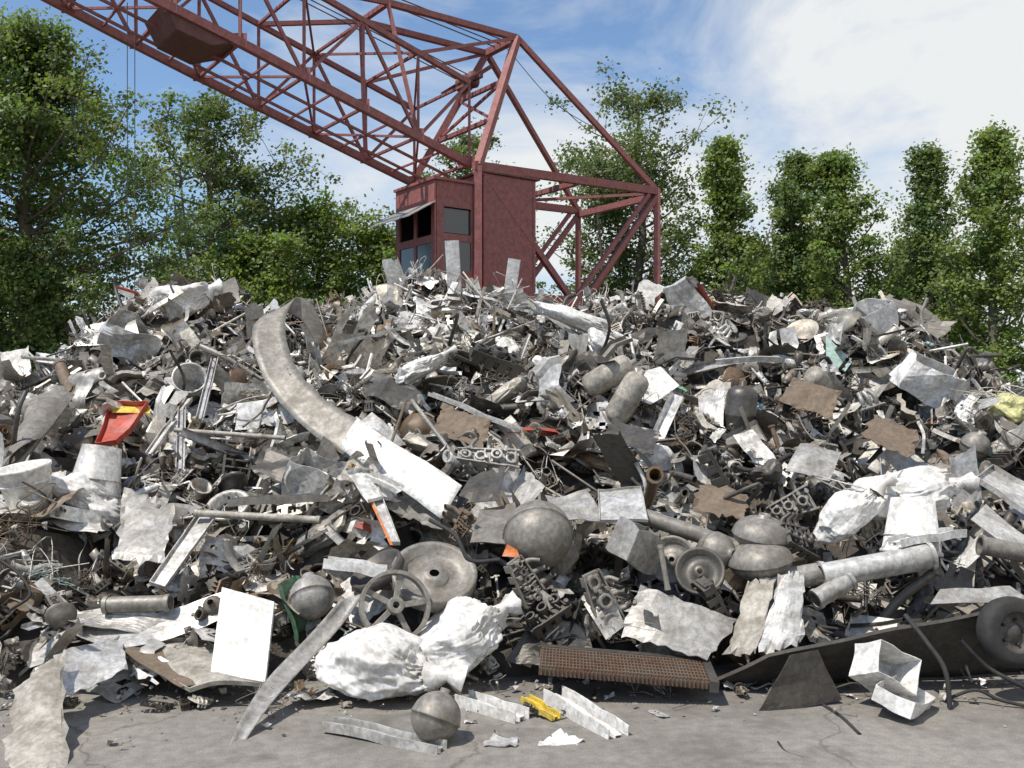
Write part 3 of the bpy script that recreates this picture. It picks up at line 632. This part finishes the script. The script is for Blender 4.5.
for w in(wn,wf):
    for i in range(N-1):
        t0,t1=i*step,(i+1)*step
        LB+=[(bp(t0,w,0),bp(t1,w,0),.12,.14),(bp(t0,w,1),bp(t1,w,1),.09)]
        LB+=[(bp(t0,w,0),bp(t0,w,1),.05)]
        LB+=[(bp(t0,w,0),bp(t1,w,1),.055) if i%2 else (bp(t0,w,1),bp(t1,w,0),.055)]
        LB+=[(bp(t0,w,0)-v(0,0,.075),bp(t0,w,0)+v(0,0,.16),.012,.22)] # gusset plates
for i in range(N):
    t0=i*step
    for tp in(0,1):
        LB+=[(bp(t0,wn,tp),bp(t0,wf,tp),.05)]
        if i<N-1: LB+=[(bp(t0,wn if i%2 else wf,tp),bp(t0+step,wf if i%2 else wn,tp),.04)]
for i in range(N-1):
    t0=i*step
    for wq in(1.0,1.7): LB+=[(bp(t0,wq,0)-v(0,0,.12),bp(t0+step,wq,0)-v(0,0,.12),.045)]
    LB+=[(bp(t0+.5*step,wn,0),bp(t0+.5*step,wf,0),.035)]
for w,wa in((wn,.8),(wf,1.9)):
    fw=C(-1.48,wa,9.09); LB+=[(fw,bp(1.12,w,0),.08),(fw,bp(3.36,w,1),.08),(ap[0] if w==wn else ap[1],bp(1.12,w,1),.06)]
LB+=[(C(-1.48,.8,9.09),C(-1.48,1.9,9.09),.09)]
cg('boom_truss',LB)
g=Geo()
for w in(wn,wn+1.1):
    q=[bp(4.5,w,0)+v(0,0,.02),bp(5.7,w,0)+v(0,0,.02),bp(5.5,w,0)-v(0,0,.30),bp(4.95,w,0)-v(0,0,.28)]; g.add((q,[(0,1,2,3)]))
q=g.verts(); g.add((q,[(0,4,7,3),(1,5,6,2),(3,7,6,2)])); g.obj('hopper_plate',M_cran2,parent=crane,solid=.02)
g=Geo()
for w in(1.1,1.3,1.5):
    g.add(sweep([ap[0]*(1-(w-.8)/1.1)+ap[1]*((w-.8)/1.1),bp(12,w,1)],circ(.014,5)),True)
    g.add(sweep([C(.55,w,8.2),bp(9,w,1)],circ(.012,5)),True)
p=bp(6.1,.9,0); 
for d in(0,.12): g.add(sweep([p+v(d,0,0),v(p[0]+d,p[1],.0)],circ(.007,5)),True)
g.add(sweep(catm([C(1.48,1.2,9.0),C(2.6,1,8.0),C(3.6,.6,7.4),C(sB,0,6.4)],5),circ(.008,5)),True)
g.obj('steel_ropes',M_dark,parent=crane)
def cbox(name,s0,s1,w0,w1,z0,z1,mat,bevel=.01):
    P=[C(s,w,z) for s in(s0,s1) for w in(w0,w1) for z in(z0,z1)]
    return Geo().add((P,box(1,1,1)[1])).obj(name,mat,parent=crane,bevel=bevel)
cbox('machine_house',.08,1.32,-.05,2.3,zb+.1,5.98,M_cran)
cbox('machine_house_roof',.02,1.4,-.1,2.4,5.985,6.03,M_cran2)
for s in(.12,1.28): cbox('house_corner_angle',s-.03,s+.03,-.062,-.052,zb+.15,5.95,M_cran)
g=Geo(); cs0,cs1,cw0,cw1,cz0,cz1=-.94,.0,.02,1.45,3.8,5.74
def cpanel(a0,a1,b0,b1,face,mat=0,th=.04):
    if face=='f': P=[C(s,w,z) for s in(cs0,cs0+th) for w in(a0,a1) for z in(b0,b1)]
    else: P=[C(s,w,z) for s in(a0,a1) for w in(cw0,cw0+th) for z in(b0,b1)]
    g.add((P,box(1,1,1)[1]),False,mat)
cpanel(cs0+.05,cs1,cz0,4.1,'s'); cpanel(cs0+.05,cs1,4.65,4.78,'s'); cpanel(cs0+.05,cs1,5.27,cz1,'s')
for a,b in((cs0+.05,cs0+.2),(cs1-.14,cs1)): cpanel(a,b,4.1,4.65,'s'); cpanel(a,b,4.78,5.27,'s')
cpanel(cw0,cw1,cz0,4.1,'f'); cpanel(cw0,cw1,4.6,4.74,'f'); cpanel(cw0,cw1,5.3,cz1,'f')
for a,b in((cw0,cw0+.12),(cw1-.12,cw1),(.70,.78)): cpanel(a,b,4.1,4.6,'f'); cpanel(a,b,4.74,5.3,'f')
g.add(([C(s,w,z) for s in(cs0-.04,cs1) for w in(cw0-.05,cw1+.05) for z in(cz1,cz1+.05)],box(1,1,1)[1]),False,0)
g.add(([C(s,w,z) for s in(cs0,cs1) for w in(cw1-.001,cw1+.03) for z in(cz0,cz1)],box(1,1,1)[1]),False,0)
g.add(([C(s,w,z) for s in(cs0,cs1) for w in(cw0,cw1) for z in(cz0-.05,cz0)],box(1,1,1)[1]),False,0)
g.add(([C(s,w,z) for s in(cs0+.5,cs0+.7) for w in(.6,.95) for z in(cz0,4.95)],box(1,1,1)[1]),False,2)
g.add(([C(s,w,z) for s in(cs1-.012,cs1-.006) for w in(cw0+.05,cw1-.05) for z in(cz0,cz1-.02)],box(1,1,1)[1]),False,2)
g.add(([C(s,w,z) for s in(cs0+.05,cs1-.02) for w in(cw1-.012,cw1-.006) for z in(cz0,cz1-.02)],box(1,1,1)[1]),False,2)
g.add(([C(s,w,z) for s in(cs0+.06,cs1-.14) for w in(cw0+.05,cw0+.055) for z in(4.8,5.25)],box(1,1,1)[1]),False,1)
g.add(([C(s,w,z) for s in(cs0+.2,cs1-.14) for w in(cw0+.02,cw0+.025) for z in(4.1,4.65)],box(1,1,1)[1]),False,1)
g.add(([C(s,w,z) for s in(cs0+.02,cs0+.025) for w in(cw0+.1,cw1-.1) for z in(4.1,4.6)],box(1,1,1)[1]),False,1)
g.add(([C(cs0,cw0-.05,5.32),C(cs0,cw1+.05,5.32),C(cs0-.55,cw1+.05,5.0),C(cs0-.55,cw0-.05,5.0),C(cs0,cw0-.05,5.34),C(cs0,cw1+.05,5.34),C(cs0-.55,cw1+.05,5.02),C(cs0-.55,cw0-.05,5.02)],[(0,1,2,3),(7,6,5,4),(0,3,7,4),(1,5,6,2),(3,2,6,7)]),False,3)
g.obj('operator_cab',[M_cran,M_glass,M_int,M_grey],parent=crane)
L=[]
for s in(-.6,4.4):
    for w in(-.4,3.0): L+=[(C(s,w,0),C(s*.9+.2,w*.8+.2,3.3),.3)]
for w in(-.2,2.8): L+=[(C(-.7,w,3.35),C(4.6,w,3.35),.25,.3)]
for s in(-.5,4.4): L+=[(C(s,-.3,3.35),C(s,3.0,3.35),.24,.28),(C(s,-.4,.3),C(s,3.0,.3),.2)]
cg('portal_legs',L)
Geo().add(lathe([(.001,3.42),(1.3,3.42),(1.3,3.62),(.001,3.62)],32),False,0,T(C(1.6,1.35,0))).obj('slewing_ring',M_cran2,parent=crane)
# ---------------------------------------------------------------- trees
def tree(name,x,y,H,cb,R,kind,nb,lpc,ls,seed,col=(.055,.095,.028),fork=False,clr=.3,sub=5):
    rr=np.random.RandomState(seed); g=Geo(); clumps=[]
    n=9; zz=np.linspace(0,H*.93,n); tp=np.stack([np.cumsum(rr.normal(0,.09,n)),np.cumsum(rr.normal(0,.09,n)),zz],1); tp[:,:2]-=tp[0,:2]
    r0=H*.016+.03
    def rad(z): return r0*(1-z/H)**.8+.012
    g.add(sweep(tp,circ(1,8),taper=[rad(z) for z in zz]),True)
    stems=[(tp,1.0)]
    if fork:
        for k in range(4):
            az=rr.uniform(0,6.28); q=np.array([[0,0,0],[.25,0,.18],[.45,0,.45],[.6,0,.85]])*np.array([R*.9,1,H*.62]); q=np.stack([q[:,0]*math.cos(az),q[:,0]*math.sin(az),q[:,2]+cb*.8],1); q=catm(q,3)
            g.add(sweep(q,circ(1,6),taper=np.linspace(r0*.6,.02,len(q))),True); stems.append((q,.6))
    ph=rr.uniform(0,6.28,4)
    def env(t,az):
        lob=1+.25*math.sin(2*az+ph[0]+5*t)+.2*math.sin(9*t+ph[1])+.14*math.sin(17*t+ph[2])
        if kind=='poplar': return R*(min(1,t*2.6+.25)**.6)*(max(0.0,1.02-t)**.62)*1.3*lob
        return R*max(.12,math.sin(math.pi*min(1,(t*.86+.12)))**.6)*lob
    for i in range(nb):
        t=(i+rr.rand())/nb; z=cb+(H*.97-cb)*t; az=i*2.4+rr.normal(0,.4); e_=env(t,az)
        st,sc=stems[rr.randint(len(stems))] if fork and rr.rand()<.65 else stems[0]
        z0=z-(.3 if kind=='poplar' else .12)*e_*rr.uniform(.5,1.6); z0=np.clip(z0,cb*.7,H*.92)
        if st is not tp: z0=min(max(z0,st[0,2]),st[-1,2])
        b=np.array([np.interp(z0,st[:,2],st[:,0]),np.interp(z0,st[:,2],st[:,1]),z0])
        ln=e_*rr.uniform(.5,1.2)*(1 if st is tp else .75)
        d=np.array([math.cos(az),math.sin(az),0]); rise=(1.1 if kind=='poplar' else .45)*ln*rr.uniform(.6,1.3)
        q=np.array([b,b+d*ln*.35+[0,0,rise*.2],b+d*ln*.7+[0,0,rise*.55],b+d*ln+[0,0,rise]]); q[1:]+=rr.normal(0,.05,(3,3)); q[:,2]=np.minimum(q[:,2],H+rr.uniform(-.8,.3))
        qc=catm(q,3); g.add(sweep(qc,circ(1,5),taper=np.linspace(rad(z0)*.4,.008,len(qc))),True)
        clumps.append(q[3]); clumps.append(q[2]+rr.normal(0,.1,3))
        for k in range(sub):
            f=rr.uniform(.3,1); p=qc[int(f*(len(qc)-1))]; e=p+rr.normal(0,1,3)*np.array([.3,.3,.26])*ln*.75+[0,0,.1]; e[2]=min(e[2],H+.2)
            if k<3: g.add(sweep([p,(p+e)/2+[0,0,.04],e],circ(1,3),taper=[.014,.010,.005]),True)
            clumps.append(e)
    cl=np.array(clumps); m=rr.poisson(lpc,len(cl)); idx=np.repeat(np.arange(len(cl)),m); N_=len(idx)
    crad=rr.uniform(.5,1.25,len(cl))*clr
    c=cl[idx]+rr.normal(0,1,(N_,3))*crad[idx][:,None]*np.array([.58,.58,.42])
    nn=rr.normal(0,.65,(N_,3))+[-.3,-.35,.7]; nn/=np.linalg.norm(nn,axis=1)[:,None]
    a=np.cross(nn,rr.normal(0,1,(N_,3))); a/=np.linalg.norm(a,axis=1)[:,None]; bb=np.cross(nn,a)
    s=(ls*rr.uniform(.6,1.3,N_))[:,None]
    Vl=np.stack([c-a*s*.5,c+bb*s*.38,c+a*s*.5,c-bb*s*.38],1).reshape(-1,3)
    Vt=g.verts(); tt=np.array([len(f) for f in g.f]); tl=np.array([i for f in g.f for i in f])
    V=np.vstack([Vt,Vl]); loops=np.concatenate([tl,np.arange(N_*4)+len(Vt)]); tot=np.concatenate([tt,np.full(N_,4)])
    tint=rr.uniform(.7,1.3,len(cl))[idx]*rr.uniform(.8,1.2,N_); hue=rr.uniform(-.1,.2,len(cl))[idx]
    co=np.stack([col[0]*tint*(1+hue),col[1]*tint,col[2]*tint,np.ones(N_)],1); co=np.repeat(co,4,0); co=np.vstack([np.tile([.1,.08,.06,1],(len(Vt),1)),co])
    o=fast(name,V,loops,tot,np.concatenate([np.ones(len(tt)),np.zeros(N_)]),[M_bark,M_leaf],np.concatenate([np.zeros(len(tt)),np.ones(N_)]),co)
    o.location=(x,y,0); return o
def bx(px,Y): return (px-512)/F*Y
def hz(py,Y): return CH+(HY-py)/F*Y
G1=(.125,.180,.068); G2=(.15,.21,.062); G3=(.11,.15,.062)
tree('deciduous_tree',bx(40,19),19,hz(22,19),1.0,2.4,'round',115,105,.085,1,G1,clr=.36,sub=6)
tree('deciduous_tree',bx(-80,20),20,hz(60,20),1.0,2.6,'round',60,75,.10,2,G1,clr=.4,sub=6)
tree('deciduous_tree',bx(215,28),28,hz(85,28),3.0,2.8,'round',75,50,.12,3,G3,fork=True,clr=.38)
tree('deciduous_tree',bx(325,30),30,hz(200,30),1.5,2.4,'round',55,75,.125,4,G2,clr=.45)
tree('deciduous_tree',bx(262,27),27,hz(232,27),1.0,1.7,'round',42,62,.115,41,G2,clr=.4)
tree('deciduous_tree',bx(372,31),31,hz(222,31),1.0,1.6,'round',38,62,.125,42,G2,clr=.42)
tree('deciduous_tree',bx(632,32),32,hz(80,32),3.0,3.0,'round',92,50,.125,5,G3,fork=True,clr=.40)
tree('deciduous_tree',bx(470,36),36,hz(120,36),3.0,2.8,'round',62,46,.135,6,G3,fork=True,clr=.42)
for px,py,Y,R,sd in ((730,128,30,1.15,7),(790,146,33,1.25,8),(858,138,31,1.5,9),(932,136,32,1.35,10),(1003,120,29,1.35,11),(1080,150,31,1.6,12),(895,235,35,1.2,13),(965,250,36,1.2,15),(825,225,36,1.1,16),(760,250,35,1.1,17)):
    tree('poplar_tree',bx(px,Y),Y,hz(py,Y),1.0,R,'poplar',62,64,.125,sd,G2 if sd%2 else G1,clr=.36,sub=4)
def bushrow():
    rr=np.random.RandomState(77); N_=70000
    xs=rr.uniform(-34,36,N_); hgt=2.4+.9*np.sin(xs*.9)+.7*np.sin(xs*2.3+1)+.4*np.sin(xs*5.1)+np.where(xs<-4,1.0,.4)
    zz=hgt*rr.uniform(.0,1,N_)**.7; yy=38+rr.normal(0,.8,N_)+.8*np.sin(xs*1.7+zz)
    c=np.stack([xs,yy,zz],1)+rr.normal(0,.12,(N_,3)); a=rr.normal(0,1,(N_,3)); a/=np.linalg.norm(a,axis=1)[:,None]; bb=np.cross(a,rr.normal(0,1,(N_,3))); bb/=np.linalg.norm(bb,axis=1)[:,None]
    s=(.18*rr.uniform(.6,1.3,N_))[:,None]; V=np.stack([c-a*s*.5,c+bb*s*.35,c+a*s*.5,c-bb*s*.35],1).reshape(-1,3)
    t=rr.uniform(.6,1.3,N_)*(1+.3*np.sin(xs*3+zz*4)); co=np.repeat(np.stack([.09*t,.135*t,.05*t,t*0+1],1),4,0)
    fast('distant_tree_row',V,np.arange(N_*4),np.full(N_,4),np.zeros(N_),[M_leaf],None,co)
bushrow()
# ---------------------------------------------------------------- sky + sun
sv=Vector((-.5,-.36,1.12)).normalized()
w=bpy.data.worlds.new('World'); scene.world=w; w.use_nodes=True; nt=w.node_tree; bg=nt.nodes['Background']
sk=nd(nt,'ShaderNodeTexSky',sky_type='NISHITA'); sk.sun_disc=False; sk.sun_elevation=math.asin(sv.z); sk.sun_rotation=math.atan2(sv.x,sv.y); sk.air_density=1.0; sk.dust_density=.7
tc=nd(nt,'ShaderNodeTexCoord').outputs['Generated']; mp=nd(nt,'ShaderNodeMapping'); mp.inputs['Scale'].default_value=(1,1,2.4); nt.links.new(tc,mp.inputs[0])
n1=noise(nt,mp.outputs[0],3.0,6,.5,.58)
sx=nd(nt,'ShaderNodeSeparateXYZ'); nt.links.new(tc,sx.inputs[0])
a=nd(nt,'ShaderNodeMath',operation='MULTIPLY_ADD'); a.inputs[1].default_value=.42; nt.links.new(sx.outputs[0],a.inputs[0]); nt.links.new(n1,a.inputs[2])
b2=nd(nt,'ShaderNodeMath',operation='MULTIPLY_ADD'); b2.inputs[1].default_value=-.4; nt.links.new(sx.outputs[2],b2.inputs[0]); nt.links.new(a.outputs[0],b2.inputs[2])
mk=ramp(nt,b2.outputs[0],.25,.54)
skc=mix(nt,1.0,sk.outputs[0],(1.2,1.34,1.46,1),'MULTIPLY')
nt.links.new(mix(nt,mk,skc,(7.7,7.9,8.0,1)),bg.inputs[0]); bg.inputs[1].default_value=.11
sl=bpy.data.lights.new('sun','SUN'); sl.energy=5.0; sl.angle=math.radians(.5); sl.color=(1,.95,.87); so=bpy.data.objects.new('sun',sl); scene.collection.objects.link(so)
so.rotation_euler=sv.to_track_quat('Z','Y').to_euler()
cam=bpy.data.cameras.new('camera'); co=bpy.data.objects.new('camera',cam); scene.collection.objects.link(co); co.location=(0,0,CH); co.rotation_euler=(math.radians(90),0,0)
cam.sensor_width=36; cam.lens=F/1024*36; cam.shift_y=16/1024; cam.clip_end=2000; scene.camera=co
scene.view_settings.view_transform='Standard'; scene.view_settings.look='None'; scene.view_settings.exposure=0
